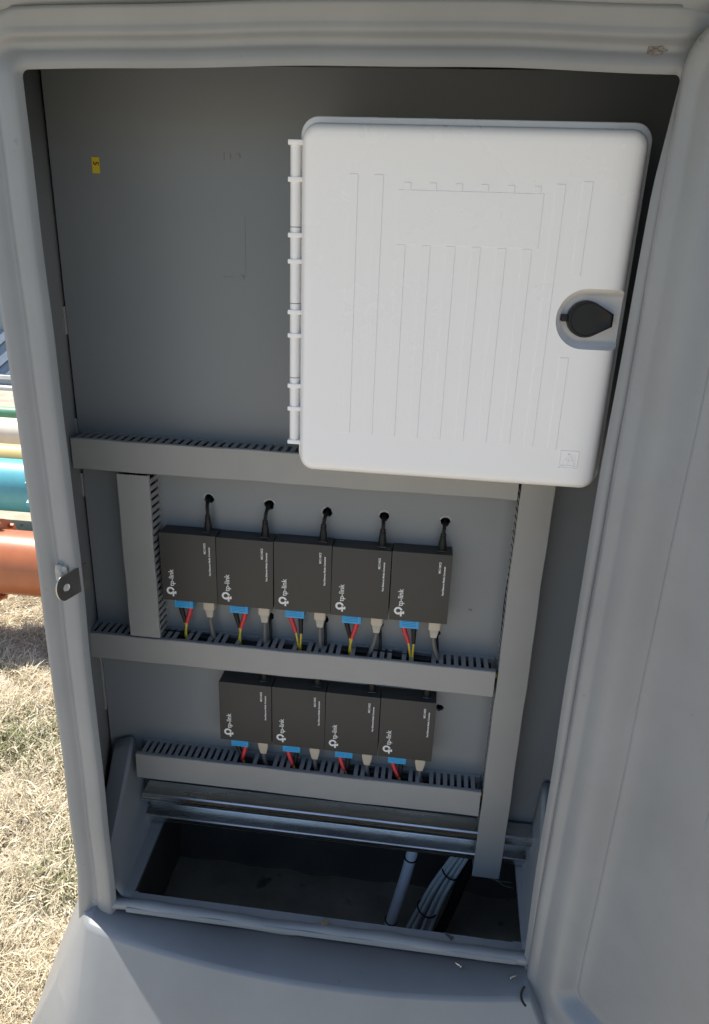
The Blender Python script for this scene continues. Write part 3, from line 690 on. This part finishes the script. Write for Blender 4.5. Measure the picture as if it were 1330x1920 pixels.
    b = B(); b.tube(bez((px, -14, zb-25), (px, -14, zb-38 if up else zb-33), (px+s_*.4, -16, zt+8 if up else zt-4), (px+s_, -17, zt-6), 10)+[(px+s_*1.6+3, -18, zt-16), (px+s_*2+16, -16, zt-22)], 3.0, 10); b.obj('cord', 'cord', t)

# black supply leads from the small holes down into the middle duct
for k, (hx, hz, hr) in enumerate(HOLES[5:9]):
    lab = ['leftmost black lead into the middle duct, right of the second beige plug', 'black lead from the small hole behind the third beige plug into the middle duct', 'black lead from the small hole behind the fourth beige plug', 'black lead from the small hole behind the fifth beige plug'][k]
    pth = [(hx, 12, hz), (hx, 2, hz)]+bez((hx, 0, hz), (hx+1, -8, hz-3), (hx+3, -8, hz-16), (hx+3, -10, hz-30), 8)+[(hx+4, -16, -168), (hx+18, -18, -176)]
    tag(B().tube(pth, 1.9, 8).obj('supply_lead', 'rubber', None, loc=(hx, 0, hz)), lab, 'cable', 'black leads into the middle duct')

# ================================================================== STICKER
t = thing('number_sticker', (-54, -.4, 419), 'small yellow sticker with a black number on the upper left of the board', 'sticker')
b = B(); b.box(-58.3, -49.7, -.55, -.15, 411.5, 427.5, .1, 1); b.obj('sticker_sheet', 'label', t)
b = B(); b.text('5', 8.6, Matrix.Translation((-56.4, -.7, 423.4))@Matrix(((0, 1, 0, 0), (0, 0, -1, 0), (-1, 0, 0, 0), (0, 0, 0, 1))), .12); b.obj('numeral', 'ink', t)

# ================================================================== CABLES IN THE PIT
t = thing('pale_cable', (349, -12, -800), 'thick pale grey cable rising from the pit left of the cable bundle', 'cable')
pc = [(356, 12, -479), (351, 12, -518), (345, 12, -559), (335, 12, -617), (323, 13, -683), (317, 14, -711)]
B().tube(pc, 8.6, 16).obj('sheath', 'conduit', t)
def tie(p, r, parent, dirv=(0, 0, 1)):
    p = Vector(p); d = Vector(dirv).normalized(); u = d.cross(Vector((0, 1, 0))).normalized(); v = d.cross(u)
    ring = [p+(u*math.cos(a)+v*math.sin(a))*r for a in [2*math.pi*k/20 for k in range(21)]]
    b = B(); b.tube(ring, 1.3, 6); b.tube([p+u*0-v*r, p-v*(r+5)-u*2], 1.4, 6); b.obj('zip_tie', 'rubber', parent)
tie((350, 12, -524), 9.2, t, (.12, 0, 1)); tie((327, 13, -660), 9.2, t, (.18, 0, 1))
t = thing('cable_bundle', (400, -10, -800), 'bundle of grey green cables held with black ties in the pit', 'cable bundle')
for k, (ox, oy) in enumerate([(-11, 0), (-6, -5), (-1, 2), (4, -4), (9, 0), (13, -4), (2, 8)]):
    pts = bez((434+ox*.7, 12+oy*.8, -479), (420+ox*.8, 12+oy, -520), (398+ox, 12+oy, -560), (385+ox*1.1, 12+oy, -614), 12)+[(376+ox*1.3, 13+oy, -648), (368+ox*1.5, 14+oy, -683), (361+ox*1.7, 15+oy, -711)]
    B().tube(pts, 3.2, 10).obj('strand', 'bundle', t)
tie((412, 12, -542), 14, t, (.4, 0, 1)); tie((382, 12, -624), 15.5, t, (.25, 0, 1))
t = B().tube([(450, 16, -479), (442, 16, -516), (433, 16, -555), (419, 17, -625), (404, 18, -683), (398, 18, -711)], 8, 12).obj('black_cable', 'rubber', None, loc=(430, 0, -711))
tag(t, 'thick black cable in the pit right of the grey bundle', 'cable')
# cobweb-like straw bits caught on the rail and in the pit
b = B()
for (x, y, z, dx, dz) in ((272, -42, -425, 20, -3), (288, -42, -424, 12, 2), (470, -30, -500, 30, -14), (462, -25, -505, 34, -4), (404, 0, -600, 2, -18), (238, -42, -421, 4, -4)):
    b.tube([(x, y, z), (x+dx*.5, y-1, z+dz*.7), (x+dx, y, z+dz)], .22, 5)
tag(b.obj('straw_bits', 'beige', None), 'thin pale straw bits caught on the rail and under the upright duct', 'straw')['kind'] = 'stuff'
